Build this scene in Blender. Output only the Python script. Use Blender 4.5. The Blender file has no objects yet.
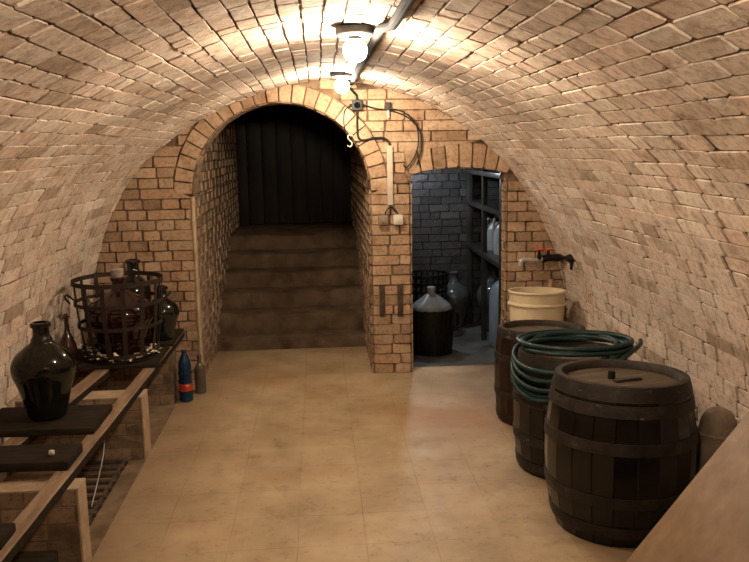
import bpy, bmesh, math, random
from mathutils import Vector, Matrix, noise
R = random.Random(7)
C = bpy.context.scene.collection
sc = bpy.context.scene
PI = math.pi
N3 = lambda x, y, z=0.0: noise.noise(Vector((x, y, z)))

# ------------------------------------------------------------------ materials
class NT:
    def __init__(s, name):
        s.m = bpy.data.materials.new(name); s.m.use_nodes = True
        s.t = s.m.node_tree; s.b = s.t.nodes['Principled BSDF']
        s.co = s.n('ShaderNodeTexCoord').outputs['Object']
    def n(s, t, **k):
        o = s.t.nodes.new(t)
        for a, v in k.items(): setattr(o, a, v)
        return o
    def l(s, a, b): s.t.links.new(a, b)
    def noise(s, scale, detail=4, rough=.55, stretch=None, co=None):
        o = s.n('ShaderNodeTexNoise'); o.inputs['Scale'].default_value = scale
        o.inputs['Detail'].default_value = detail; o.inputs['Roughness'].default_value = rough
        co = co or s.co
        if stretch:
            mp = s.n('ShaderNodeMapping'); mp.inputs['Scale'].default_value = stretch
            s.l(co, mp.inputs['Vector']); co = mp.outputs[0]
        s.l(co, o.inputs['Vector']); return o.outputs['Fac']
    def ramp(s, fac, stops):
        o = s.n('ShaderNodeValToRGB'); e = o.color_ramp.elements
        while len(e) < len(stops): e.new(.5)
        for x, (p, c) in zip(e, stops):
            x.position = p; x.color = (c if len(c) == 4 else (*c, 1)) if not isinstance(c, float) else (c, c, c, 1)
        s.l(fac, o.inputs[0]); return o.outputs[0]
    def mix(s, fac, a, b, mode='MIX'):
        o = s.n('ShaderNodeMix', data_type='RGBA', blend_type=mode)
        if isinstance(fac, float): o.inputs[0].default_value = fac
        else: s.l(fac, o.inputs[0])
        for i, v in ((6, a), (7, b)):
            if isinstance(v, tuple): o.inputs[i].default_value = (*v, 1)
            else: s.l(v, o.inputs[i])
        return o.outputs[2]
    def math(s, op, a, b=None):
        o = s.n('ShaderNodeMath', operation=op)
        for i, v in ((0, a), (1, b)):
            if v is None: continue
            if isinstance(v, (int, float)): o.inputs[i].default_value = v
            else: s.l(v, o.inputs[i])
        return o.outputs[0]
    def bump(s, h, strength, dist=.01, prev=None):
        o = s.n('ShaderNodeBump'); o.inputs['Strength'].default_value = strength; o.inputs['Distance'].default_value = dist
        s.l(h, o.inputs['Height'])
        if prev: s.l(prev, o.inputs['Normal'])
        return o.outputs[0]
    def attr(s, name):
        return s.n('ShaderNodeAttribute', attribute_name=name).outputs['Fac']
    def set(s, col=None, rough=None, normal=None, metal=None, **k):
        for key, v in (('Base Color', col), ('Roughness', rough), ('Normal', normal), ('Metallic', metal)):
            if v is None: continue
            if isinstance(v, tuple): s.b.inputs[key].default_value = (*v, 1)
            elif isinstance(v, (int, float)): s.b.inputs[key].default_value = v
            else: s.l(v, s.b.inputs[key])
        for a, v in k.items(): s.b.inputs[a.replace('_', ' ')].default_value = v
        return s.m

def brick_mat(name, dark, mid, light, stain, stain_amt=.5, rough=.85, glow=None):
    m = NT(name)
    av = lambda a, b, k: tuple(x*(1-k)+y*k for x, y in zip(a, b))
    pink = tuple(x*y for x, y in zip(mid, (1.05, .975, .955))); grey = tuple(x*y for x, y in zip(mid, (.95, .985, 1.01)))
    base = m.ramp(m.attr('tone'), [(0, dark), (.2, av(dark, mid, .55)), (.34, pink), (.48, mid), (.60, grey), (.70, av(mid, light, .5)), (.8, pink), (1, light)])
    big = m.ramp(m.noise(1.6, 4, .6), [(.38, 0.), (.66, 1.)])
    fac = m.math('MULTIPLY', big, stain_amt)
    col = m.mix(fac, base, stain)
    sp = m.ramp(m.noise(38, 5, .7), [(.28, (.42, .36, .31)), (.50, (1, 1, 1)), (.75, (1.16, 1.14, 1.10))])
    col = m.mix(.85, col, sp, 'MULTIPLY')
    sm = m.ramp(m.noise(9, 5, .65), [(.32, (.70, .62, .54)), (.5, (1, 1, 1)), (.7, (1.08, 1.06, 1.05))])
    col = m.mix(.9, col, sm, 'MULTIPLY')
    lime = m.ramp(m.noise(7, 6, .65), [(.56, 0.), (.72, .45)])
    col = m.mix(lime, col, light)
    b1 = m.bump(m.noise(22, 5, .6), .55, .012)
    b2 = m.bump(m.noise(120, 3, .6), .35, .004, b1)
    m.b.inputs['Specular IOR Level'].default_value = .5 if rough < .5 else .2
    return m.set(col, rough, b2)

def mottled(name, c1, c2, scale=8, rough=.7, bump=.2, bscale=40, metal=0., c3=None, stretch=None, tone=0., coat=0., spec=.3, **k):
    m = NT(name); m.b.inputs['Specular IOR Level'].default_value = spec
    st = [(.32, c1), (.62, c2)] + ([(.74, c3)] if c3 else [])
    col = m.ramp(m.noise(scale, 5, .62, stretch), st)
    if tone:
        t = m.ramp(m.attr('tone'), [(0, (1-tone,)*3), (1, (1+tone,)*3)])
        col = m.mix(1., col, t, 'MULTIPLY')
    nrm = m.bump(m.noise(bscale, 4, .6, stretch), bump, .006) if bump else None
    mm = m.set(col, rough, nrm, metal)
    if coat: m.b.inputs['Coat Weight'].default_value = coat; m.b.inputs['Coat Roughness'].default_value = .25
    for a, v in k.items(): m.b.inputs[a.replace('_', ' ')].default_value = v
    return mm

M = {}
M['vault'] = brick_mat('limewashed vault brick', (.36, .265, .19), (.60, .485, .39), (.72, .60, .495), (.46, .345, .255), .5)
M['vault_mortar'] = mottled('old lime mortar', (.025, .015, .01), (.20, .135, .09), 11, .95, .8, 60, c3=(.45, .34, .25))
M['wall'] = brick_mat('orange wall brick', (.18, .105, .062), (.355, .235, .145), (.48, .335, .215), (.26, .16, .095), .55)
M['wall_mortar'] = mottled('dark wall mortar', (.03, .017, .01), (.20, .125, .07), 9, .95, .8, 60, c3=(.34, .22, .13))
M['passage_mortar'] = mottled('brown passage mortar', (.11, .072, .045), (.21, .14, .09), 9, .95, .6, 60)  # even brown mortar colour for the stair passage
M['passage'] = brick_mat('dark passage brick', (.13, .08, .047), (.27, .18, .11), (.38, .265, .175), (.15, .10, .063), .6)  # same brick shader as the end wall in a darker tone
M['black'] = brick_mat('black painted brick', (.016, .016, .0165), (.032, .032, .033), (.058, .058, .06), (.022, .022, .0225), .4, rough=.30)
M['black_mortar'] = mottled('black painted mortar', (.003, .003, .003), (.010, .010, .011), 14, .8, .6, 60)
M['pier'] = brick_mat('pier plastered brick', (.15, .095, .055), (.21, .14, .083), (.27, .185, .115), (.15, .10, .06), .5)
M['pier_mortar'] = mottled('pier joint mortar', (.07, .045, .025), (.16, .105, .062), 9, .95, .6, 60)
M['plaster'] = mottled('worn lime plaster', (.24, .165, .10), (.37, .265, .17), 9, .9, .5, 45)
M['concrete'] = mottled('worn step concrete', (.05, .030, .017), (.115, .074, .044), 5, .85, .5, 50, c3=(.15, .10, .062), spec=0.1)
M['dirt'] = mottled('packed earth gutter', (.09, .055, .03), (.185, .12, .068), 7, .95, .9, 35, c3=(.24, .155, .09))
M['roomfloor'] = mottled('damp dark concrete', (.035, .035, .035), (.09, .088, .085), 4, .36, .4, 30)
M['doorwood'] = mottled('dark stained door wood', (.009, .005, .003), (.022, .012, .007), 5, .45, .3, 30, stretch=(6, 6, .5), spec=0.2)
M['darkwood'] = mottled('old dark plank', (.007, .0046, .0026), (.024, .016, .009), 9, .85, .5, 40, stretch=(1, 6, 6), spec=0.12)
M['railwood'] = mottled('worn rail timber', (.12, .07, .04), (.24, .155, .095), 5, .7, .5, 30, c3=(.27, .185, .12), stretch=(6, .8, 6))
M['boardwood'] = mottled('smooth board', (.145, .083, .042), (.20, .122, .066), 3, .5, .15, 60, c3=(.235, .15, .085), stretch=(1, 4, 4))
M['shelfwood'] = mottled('shelf timber', (.008, .0075, .007), (.024, .0225, .021), 5, .32, .3, 30)
M['stave'] = mottled('black oiled stave', (.003, .0023, .0018), (.0075, .0053, .0037), 7, .2, .08, 22, c3=(.018, .013, .009), stretch=(5, 5, .7), tone=.35, spec=.36)
M['stave_red'] = mottled('brown oiled stave', (.008, .004, .0025), (.024, .011, .006), 7, .36, .35, 30, c3=(.10, .045, .02), stretch=(5, 5, .7), tone=.45, spec=0.22)
M['hoop'] = mottled('dull barrel hoop', (.009, .0065, .005), (.024, .017, .012), 14, .5, .5, 70, metal=.1, c3=(.085, .066, .05), Specular_IOR_Level=.3)
def hoop_mat():
    m = NT('dull barrel hoop with chalk smears')
    col = m.ramp(m.noise(14, 5, .62), [(.32, (.009, .0065, .005)), (.6, (.024, .017, .012)), (.74, (.06, .046, .034))])
    sm = m.ramp(m.noise(9, 6, .7, (1, 1, 2.5)), [(.64, 0.), (.70, .5)])
    col = m.mix(sm, col, (.30, .27, .23))
    m.b.inputs['Specular IOR Level'].default_value = .25
    return m.set(col, .55, m.bump(m.noise(70, 4, .6), .5, .006))
M['hoop'] = hoop_mat()
M['chime'] = mottled('dusty chime wood', (.018, .013, .009), (.045, .034, .024), 12, .7, .5, 60, c3=(.12, .095, .072), spec=0.2)
M['lid'] = mottled('dusty barrel head', (.05, .034, .021), (.10, .07, .044), 6, .75, .3, 50, c3=(.17, .125, .085), stretch=(1, 5, 1), spec=0.2)
M['hose'] = mottled('dark green rubber hose', (.004, .015, .0135), (.010, .031, .028), 20, .42, .1, 80, spec=0.25)
M['cream'] = mottled('cream plastic', (.54, .42, .26), (.66, .53, .35), 4, .45, .05, 30)
M['blackiron'] = mottled('black iron', (.006, .005, .004), (.016, .012, .009), 20, .5, .5, 90, metal=.4, spec=0.2)
M['basketiron'] = mottled('brown painted basket strap', (.012, .007, .0045), (.030, .018, .0115), 20, .7, .4, 90, metal=.2)
M['rust'] = mottled('rusted iron', (.035, .022, .014), (.085, .054, .034), 25, .8, .6, 90, metal=.2)
M['cable'] = mottled('black cable', (.004, .0035, .003), (.010, .009, .008), 30, .6, 0)
M['conduit'] = mottled('grey brown conduit', (.002, .0016, .0014), (.005, .004, .0034), 12, .9, .3, 60, spec=0.05)
M['boxgrey'] = mottled('dark grey box', (.012, .012, .012), (.028, .027, .026), 12, .6, .2, 60)
M['white'] = mottled('off white plastic', (.42, .37, .29), (.50, .45, .37), 12, .5, .05, 60)
M['trunk'] = mottled('pale trunking', (.36, .28, .205), (.44, .36, .275), 12, .55, .1, 60)
M['tan'] = mottled('aged tan switch', (.12, .085, .05), (.20, .145, .09), 12, .5, .1, 60)
M['tanpipe'] = mottled('tan pipe', (.30, .18, .09), (.45, .29, .16), 12, .6, .3, 60)
M['red'] = mottled('red valve paint', (.45, .05, .025), (.60, .09, .05), 12, .4, .05, 60)
M['steel'] = mottled('galvanised pipe', (.30, .27, .24), (.52, .48, .43), 25, .4, .2, 60, metal=.5)
M['cork'] = mottled('grey cork', (.16, .13, .10), (.27, .22, .17), 30, .85, .4, 90)
M['straw'] = mottled('pale straw', (.40, .32, .20), (.66, .57, .42), 30, .8, .2, 90)
M['clay'] = mottled('grey brown stoneware', (.12, .088, .06), (.26, .195, .135), 9, .5, .3, 40)
M['brass'] = mottled('bright door metal', (.3, .28, .25), (.4, .38, .35), 20, .3, 0, metal=.9)
def glassy(name, c, rough=.06, **k):
    m = NT(name)
    col = m.ramp(m.noise(6, 4, .6), [(.35, c), (.7, tuple(x*1.5+.002 for x in c))])
    dust = m.ramp(m.noise(3.5, 5, .65), [(.5, rough), (.8, rough+.07)])
    m.set(col, dust, None, 0.)
    for a, v in k.items(): m.b.inputs[a.replace('_', ' ')].default_value = v
    return m.m
M['greenglass'] = glassy('dark olive bottle glass', (.004, .0036, .0018), .035, Specular_IOR_Level=.35)
M['redglass'] = glassy('glass full of red wine', (.016, .0035, .0025), .06)
M['brownglass'] = glassy('brown red glass', (.030, .009, .005), .1)
M['blackglass'] = glassy('black glass', (.006, .0055, .004), .06)
M['greyglass'] = glassy('dusty clear glass', (.13, .14, .145), .12)
M['dimglass'] = glassy('dim grey glass', (.035, .038, .04), .1)
M['blueplastic'] = mottled('blue plastic bottle', (.004, .015, .034), (.008, .028, .062), 8, .12, 0)
M['bluecap'] = mottled('dark blue cap', (.008, .015, .04), (.012, .025, .06), 8, .4, 0)
M['bottleglass'] = glassy('dusty dark bottle', (.065, .05, .034), .12)
M['greyplastic'] = mottled('grey plastic', (.15, .16, .168), (.22, .235, .245), 5, .4, .05, 40)
M['bluegrey'] = mottled('blue grey plastic', (.07, .095, .125), (.12, .155, .20), 5, .4, .05, 40)
def label_mat():
    m = NT('red and gold bottle label')
    sep = m.n('ShaderNodeSeparateXYZ'); m.l(m.co, sep.inputs[0])
    band = m.ramp(m.noise(28, 1, .4), [(.42, (.40, .025, .012)), (.62, (.40, .025, .012)), (.66, (.50, .30, .08))])
    return m.set(band, .4)
M['label'] = label_mat()
def emis(name, col, strength):
    m = NT(name); m.set((.8, .8, .8), .3)
    m.b.inputs['Emission Color'].default_value = (*col, 1); m.b.inputs['Emission Strength'].default_value = strength
    return m.m
LAMP = 520.
M['bulb'] = emis('lit bulb glass', (1, .85, .65), LAMP)
M['coldbulb'] = emis('cold bulb glass', (.90, .95, 1), 400.)

def floor_mat():
    m = NT('worn cement floor tiles')
    sep = m.n('ShaderNodeSeparateXYZ'); m.l(m.co, sep.inputs[0])
    X = m.math('DIVIDE', m.math('SUBTRACT', sep.outputs[0], .17), .30)
    Y = m.math('DIVIDE', m.math('SUBTRACT', sep.outputs[1], 3.267), .30)
    wob = m.math('MULTIPLY', m.math('SUBTRACT', m.noise(3, 2), .5), .05)
    def groove(u):
        f = m.math('FRACT', m.math('ADD', m.math('ADD', u, wob), 100.))
        d = m.math('ABSOLUTE', m.math('SUBTRACT', f, .5))
        return m.math('GREATER_THAN', d, .489)
    g = m.math('MAXIMUM', groove(X), groove(Y))
    vis = m.ramp(m.noise(2.2, 4, .6), [(.36, .12), (.6, 1.)])
    cmb = m.n('ShaderNodeCombineXYZ')
    m.l(m.math('FLOOR', X), cmb.inputs[0]); m.l(m.math('FLOOR', Y), cmb.inputs[1])
    wn = m.n('ShaderNodeTexWhiteNoise', noise_dimensions='2D'); m.l(cmb.outputs[0], wn.inputs['Vector'])
    base = m.ramp(m.noise(2.4, 6, .62), [(.30, (.255, .175, .09)), (.52, (.35, .25, .142)), (.72, (.41, .305, .185))])
    tint = m.ramp(wn.outputs['Value'], [(0, (.90, .87, .83)), (.5, (1, 1, 1)), (1, (1.05, 1.04, 1.03))])
    col = m.mix(.8, base, tint, 'MULTIPLY')
    rustn = m.ramp(m.noise(1.15, 3, .6), [(.55, 0.), (.70, .55)])
    col = m.mix(rustn, col, (.30, .145, .055))
    sp = m.ramp(m.noise(26, 5, .72), [(.27, (.52, .48, .43)), (.42, (1, 1, 1)), (.8, (1.07, 1.05, 1.02))])
    col = m.mix(.7, col, sp, 'MULTIPLY')
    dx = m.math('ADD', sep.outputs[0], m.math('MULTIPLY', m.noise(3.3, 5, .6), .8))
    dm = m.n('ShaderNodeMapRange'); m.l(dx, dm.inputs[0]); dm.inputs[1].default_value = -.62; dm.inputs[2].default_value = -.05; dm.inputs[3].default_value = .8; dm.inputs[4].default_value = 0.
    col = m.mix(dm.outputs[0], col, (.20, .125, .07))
    blot = m.ramp(m.noise(6.5, 6, .7), [(.30, (.70, .62, .53)), (.46, (1, 1, 1)), (.7, (1.06, 1.06, 1.06))])
    col = m.mix(.8, col, blot, 'MULTIPLY')
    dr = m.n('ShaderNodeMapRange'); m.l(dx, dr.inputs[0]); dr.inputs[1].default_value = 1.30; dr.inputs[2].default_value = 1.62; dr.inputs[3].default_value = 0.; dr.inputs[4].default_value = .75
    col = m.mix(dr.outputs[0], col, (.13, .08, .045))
    gf = m.math('MULTIPLY', m.math('MULTIPLY', g, vis), .38)
    col = m.mix(gf, col, (.13, .075, .035))
    vr = m.n('ShaderNodeVectorMath', operation='DISTANCE'); m.l(m.co, vr.inputs[0]); vr.inputs[1].default_value = (.80, 4.85, 0)
    ru = m.ramp(m.math('ADD', vr.outputs['Value'], m.math('MULTIPLY', m.noise(4, 4), .7)), [(.45, .75), (.85, 0.)])
    col = m.mix(ru, col, (.27, .135, .05))
    # damp patch before the small doorway, with its pale sheen tinted into the colour
    vd = m.n('ShaderNodeVectorMath', operation='DISTANCE'); m.l(m.co, vd.inputs[0]); vd.inputs[1].default_value = (.93, 5.55, 0)
    wet_sheen = m.ramp(m.math('ADD', vd.outputs['Value'], m.math('MULTIPLY', m.noise(5, 4), .5)), [(.45, 1.), (.80, 0.)])
    col = m.mix(m.math('MULTIPLY', wet_sheen, .35), col, (.36, .30, .25))
    ro = m.ramp(m.noise(5, 5, .6), [(.3, .46), (.7, .68)])
    ro2 = m.mix(m.math('MULTIPLY', wet_sheen, .85), ro, (.24, .24, .24))
    b1 = m.bump(m.noise(18, 5, .6), .18, .01)
    b2 = m.bump(m.math('SUBTRACT', 1., m.math('MULTIPLY', g, vis)), .25, .004, b1)
    b3 = m.bump(m.noise(90, 3, .6), .15, .004, b2)
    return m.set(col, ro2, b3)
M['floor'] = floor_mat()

# ------------------------------------------------------------------ mesh helpers
def finish(name, bm, mat, parent=None, loc=None, angle=35, smooth=True):
    me = bpy.data.meshes.new(name)
    bmesh.ops.recalc_face_normals(bm, faces=bm.faces) if smooth != 'keep' else None
    for f in bm.faces: f.smooth = bool(smooth) and smooth != 'keep'
    bm.to_mesh(me); bm.free()
    if smooth is True: me.set_sharp_from_angle(angle=math.radians(angle))
    for mm in (mat if isinstance(mat, (list, tuple)) else [mat]): me.materials.append(M[mm])
    o = bpy.data.objects.new(name, me); C.objects.link(o)
    if parent: o.parent = parent
    if loc: o.location = loc
    return o
def tag(o, label, cat, group=None, kind=None):
    o['label'] = label; o['category'] = cat
    if group: o['group'] = group
    if kind: o['kind'] = kind
    return o
def thing(name, label, cat, loc=(0, 0, 0), group=None, rot=(0, 0, 0)):
    o = bpy.data.objects.new(name, None); C.objects.link(o); o.empty_display_size = .05
    o.location = loc; o.rotation_euler = rot
    return tag(o, label, cat, group)
def struct(o): o['kind'] = 'structure'; return o
def bx(bm, x0, x1, y0, y1, z0, z1, bev=0., seg=2, mat=None):
    g = bmesh.ops.create_cube(bm, size=1, matrix=mat)if mat else bmesh.ops.create_cube(bm, size=1)
    vs = g['verts']
    if not mat:
        for v in vs: v.co = Vector(((x0+x1)/2+v.co.x*(x1-x0), (y0+y1)/2+v.co.y*(y1-y0), (z0+z1)/2+v.co.z*(z1-z0)))
    if bev:
        es = {e for v in vs for e in v.link_edges}
        bmesh.ops.bevel(bm, geom=list(es), offset=bev, segments=seg, affect='EDGES', profile=.6)
def lathe(bm, prof, n=32, cx=0, cy=0, closed=False, tone=None, sx=1., sy=1.):
    rings = []
    for r, z in prof:
        if r < 1e-5: rings.append([bm.verts.new((cx, cy, z))])
        else: rings.append([bm.verts.new((cx+sx*r*math.cos(2*PI*i/n), cy+sy*r*math.sin(2*PI*i/n), z)) for i in range(n)])
    pairs = list(zip(rings[:-1], rings[1:]))
    if closed: pairs.append((rings[-1], rings[0]))
    for a, b in pairs:
        for i in range(n):
            j = (i+1) % n
            if len(a) == 1 and len(b) == 1: continue
            if len(a) == 1: f = bm.faces.new((a[0], b[j], b[i]))
            elif len(b) == 1: f = bm.faces.new((a[i], a[j], b[0]))
            else: f = bm.faces.new((a[i], a[j], b[j], b[i]))
def crom(pts, k=6, closed=False):
    pts = [Vector(p) for p in pts]; out = []; n = len(pts)
    rng = range(n) if closed else range(n-1)
    for i in rng:
        g = (lambda q: pts[q % n]) if closed else (lambda q: pts[max(0, min(n-1, q))])
        p0, p1, p2, p3 = g(i-1), g(i), g(i+1), g(i+2)
        for j in range(k):
            t = j/k
            out.append(.5*((2*p1)+(p2-p0)*t+(2*p0-5*p1+4*p2-p3)*t*t+(3*p1-p0-3*p2+p3)*t**3))
    if not closed: out.append(pts[-1])
    return out
def tube(bm, pts, r, n=10, closed=False, caps=True):
    pts = [Vector(p) for p in pts]; rings = []; up = None; m = len(pts)
    for i, p in enumerate(pts):
        if closed: t = pts[(i+1) % m]-pts[i-1]
        else: t = pts[min(i+1, m-1)]-pts[max(i-1, 0)]
        t.normalize()
        if up is None: up = t.orthogonal().normalized()
        up = (up-t*up.dot(t)).normalized(); b = t.cross(up)
        rr = r(i/(m-1)) if callable(r) else r
        rings.append([bm.verts.new(p+(up*math.cos(2*PI*k/n)+b*math.sin(2*PI*k/n))*rr) for k in range(n)])
    for i in range(m if closed else m-1):
        a, c = rings[i], rings[(i+1) % m]
        for k in range(n):
            bm.faces.new((a[k], a[(k+1) % n], c[(k+1) % n], c[k]))
    if caps and not closed:
        bm.faces.new(rings[0][::-1]); bm.faces.new(rings[-1])
def strap(bm, pts, nrm, w, t):
    """flat strap along pts; nrm(i) outward normal, w width across, t thickness"""
    pts = [Vector(p) for p in pts]; m = len(pts); rings = []
    for i, p in enumerate(pts):
        tg = (pts[min(i+1, m-1)]-pts[max(i-1, 0)]).normalized(); n = Vector(nrm(i)).normalized(); s = tg.cross(n).normalized()
        rings.append([bm.verts.new(p+s*a*w/2+n*b*t/2) for a, b in ((-1, -1), (1, -1), (1, 1), (-1, 1))])
    for a, c in zip(rings[:-1], rings[1:]):
        for k in range(4): bm.faces.new((a[k], a[(k+1) % 4], c[(k+1) % 4], c[k]))
    bm.faces.new(rings[0][::-1]); bm.faces.new(rings[-1])
B = bmesh.new

# ------------------------------------------------------------------ brickwork
def brick(bm, lay, surf, q, h, tone, jit=.003, inset=.005, chip=.010, rnd=R, tilt=.035):
    """q: four (a,b) corners counter-clockwise on the surface, surf(a,b)->(point, normal)"""
    pts = []
    cx = sum(p[0] for p in q)/4; cy = sum(p[1] for p in q)/4
    for i in range(4):
        p, pr, nx = q[i], q[i-1], q[(i+1) % 4]
        for o in (pr, nx):
            d = math.hypot(o[0]-p[0], o[1]-p[1])
            if d < 1e-6: d = 1e-6
            c = min(rnd.uniform(.15, 1)*chip, d*.3)
            pts.append((p[0]+(o[0]-p[0])/d*c+rnd.uniform(-jit, jit), p[1]+(o[1]-p[1])/d*c+rnd.uniform(-jit, jit)))
    tx, ty = rnd.uniform(-1, 1)*tilt, rnd.uniform(-1, 1)*tilt
    lo, hi = [], []
    for a, b in pts:
        P, n = surf(a, b); lo.append(bm.verts.new(P-n*.012))
        L = math.hypot(a-cx, b-cy) or 1
        ins = min(inset, .35*L)
        a2, b2 = a-(a-cx)/L*ins, b-(b-cy)/L*ins
        P, n = surf(a2, b2)
        hh = h+max(-.006, min(.006, (a2-cx)*tx+(b2-cy)*ty))
        hi.append(bm.verts.new(P+n*hh))
    fs = [bm.faces.new(hi)]
    for i in range(8):
        j = (i+1) % 8
        fs.append(bm.faces.new((lo[i], lo[j], hi[j], hi[i])))
    for f in fs: f[lay] = tone; f.material_index = 0

def tone_rnd(): return max(0, min(1, R.gauss(.52, .27)))

# vault profile -----------------------------------------------------
PROF = crom([(-1.70, 0, 0), (-1.695, 0, .35), (-1.66, 0, .7), (-1.60, 0, .95), (-1.49, 0, 1.255), (-1.26, 0, 1.605), (-.82, 0, 1.925), (-.32, 0, 2.125),
             (.12, 0, 2.192), (.6, 0, 2.10), (.98, 0, 1.92), (1.39, 0, 1.59), (1.66, 0, 1.18), (1.80, 0, .85), (1.86, 0, .62), (1.89, 0, .3), (1.90, 0, 0)], 14)
for _ in range(30):
    PROF = [PROF[0]]+[(PROF[i-1]+PROF[i]*2+PROF[i+1])/4 for i in range(1, len(PROF)-1)]+[PROF[-1]]
CUM = [0.]
for a, b in zip(PROF[:-1], PROF[1:]): CUM.append(CUM[-1]+(b-a).length)
SL = CUM[-1]
import bisect
def prof(s):
    s = max(0, min(SL-1e-6, s)); i = max(0, min(len(PROF)-2, bisect.bisect_right(CUM, s)-1))
    t = (s-CUM[i])/(CUM[i+1]-CUM[i]); p = PROF[i].lerp(PROF[i+1], t)
    j0, j1 = max(0, i-3), min(len(PROF)-1, i+4)
    d = (PROF[j1]-PROF[j0]).normalized()
    return p, Vector((d.z, 0, -d.x))        # inward normal
def vault(s, y):
    p, n = prof(s)
    off = .012*N3(s*1.4, y*.9, 3)+.006*N3(s*4, y*3, 9)
    if y > 5.6: off *= max(0, (5.93-y)/.33)
    return Vector((p.x, y, p.z))+n*off, n
def vx_at(z):
    xs = []
    for a, b in zip(PROF[:-1], PROF[1:]):
        if (a.z-z)*(b.z-z) <= 0 and abs(a.z-b.z) > 1e-9: xs.append(a.x+(b.x-a.x)*(z-a.z)/(b.z-a.z))
    return (min(xs), max(xs)) if len(xs) > 1 else (.12, .12)
YE, Y0 = 5.93, -1.6
def s_at_z(z, side):
    best = min(range(len(PROF)), key=lambda i: abs(PROF[i].z-z)+(0 if (PROF[i].x > .12) == (side > 0) else 9))
    return CUM[best]
ZS = .95
SA, SB = s_at_z(ZS, -1), s_at_z(ZS, 1)
NC = round(SL/.0765); CH = SL/NC
KA, KB = round(SA/CH), round(SB/CH)
def build_vault(name, k0, k1):
    bm = B(); lay = bm.faces.layers.float.new('tone')
    ns = (k1-k0)*2; ny = 60; grid = []
    for i in range(ns+1):
        s = (k0+(k1-k0)*i/ns)*CH
        grid.append([bm.verts.new(vault(s, Y0+(YE+.02-Y0)*j/ny)[0]) for j in range(ny+1)])
    for i in range(ns):
        for j in range(ny):
            f = bm.faces.new((grid[i][j], grid[i][j+1], grid[i+1][j+1], grid[i+1][j])); f.material_index = 1
    wob = lambda k, y: .010*N3(k*.35, y*.8, 5)+.004*N3(k*.9, y*3, 1)
    for k in range(k0, k1):
        y = Y0-R.uniform(0, .25)
        crown = 1-min(1, abs((k+.5)*CH-SL*.51)/(SL*.3))
        while y < YE-.01:
            L = R.choice((.245, .25, .255, .26, .125, .13)) if R.random() < .85 else R.uniform(.1, .22)
            a, b = max(y, Y0), min(y+L, YE-.002)
            gap = R.uniform(.004, .018); bed = R.uniform(.0008, .003)+.0028*crown*R.random()
            if b-a > .03:
                sa, sb = k*CH+bed, (k+1)*CH-bed
                q = [(sa+wob(k, a), a+gap/2), (sb+wob(k+1, a), a+gap/2), (sb+wob(k+1, b), b-gap/2), (sa+wob(k, b), b-gap/2)]
                if k == 0: q[0] = (.002, q[0][1]); q[3] = (.002, q[3][1])
                if k == NC-1: q[1] = (SL-.002, q[1][1]); q[2] = (SL-.002, q[2][1])
                h = R.gauss(.0075, .0013)
                if R.random() < .018: h = -.004
                brick(bm, lay, vault, q[::-1], max(.002, h), tone_rnd(), .0028, .0045, .012, tilt=.012)
            y += L
    return struct(finish(name, bm, ['vault', 'vault_mortar'], smooth=False))
build_vault('wall_left', 0, KA); build_vault('ceiling', KA, KB); build_vault('wall_right', KB, NC)

# end wall ----------------------------------------------------------
AX, AR, AZ = -.255, .645, 1.385          # stair arch
RING = .135
DX0, DX1 = .68, 1.41; DC, DRAD = 1.045, 1.32; DTOP = 1.54
dz_c = DTOP-DRAD
def arch_iv(z, r):
    if z <= AZ: return (AX-AR, AX+AR)
    d = r*r-(z-AZ)**2
    return (AX-math.sqrt(d), AX+math.sqrt(d)) if d > 0 else None
def lintel_iv(z, rad):
    base = dz_c+math.sqrt(DRAD**2-.365**2)
    if rad == DRAD:
        if z <= base: return (DX0, DX1)
        d = rad**2-(z-dz_c)**2
        if d <= 0: return None
        w = math.sqrt(d); return (max(DX0, DC-w), min(DX1, DC+w))
    if z < base-.02: return (DX0, DX1)
    d = rad**2-(z-dz_c)**2
    if d <= 0: return None
    w = math.sqrt(d); return (max(DX0-.03, DC-w), min(DX1+.03, DC+w))
def ivs(z, ring):
    a, b = vx_at(min(z, 2.188)); a -= .0; b += .0
    cuts = []
    c = arch_iv(z, AR+(RING if ring else 0))
    if c:
        cuts.append(c)
    c = lintel_iv(z, DRAD+(.19 if ring else 0))
    if c and c[1] > c[0]: cuts.append(c)
    cuts.sort(); out = []; x = a
    for p, q in cuts:
        if p-x > .005: out.append((x, p))
        x = max(x, q)
    if b-x > .005: out.append((x, b))
    return out
def match(z0, z1, ring):
    A, Bv = ivs(z0+1e-4, ring), ivs(z1-1e-4, ring); mid = ivs((z0+z1)/2, ring); out = []
    for m in mid:
        def near(L):
            best = [i for i in L if min(i[1], m[1])-max(i[0], m[0]) > 0]
            if not best: return m
            l = min((i[0] for i in best), key=lambda v: abs(v-m[0])); r = min((i[1] for i in best), key=lambda v: abs(v-m[1]))
            return (l, r)
        out.append((near(A), near(Bv), m))
    return out
def endsurf(a, b):
    return Vector((a, YE-.006*N3(a*2, b*2, 4), b)), Vector((0, -1, 0))
bm = B(); lay = bm.faces.layers.float.new('tone')
z = 0
while z < 2.19:
    z1 = min(z+.015, 2.19)
    for lo, hi, m in match(z, z1, False):
        vs = [bm.verts.new(endsurf(x, zz)[0]+Vector((0, .004, 0))) for x, zz in ((lo[0], z), (lo[1], z), (hi[1], z1), (hi[0], z1))]
        f = bm.faces.new(vs); f.material_index = 1
    z = z1
row = 0; z = 0.; CE = .0755
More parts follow.
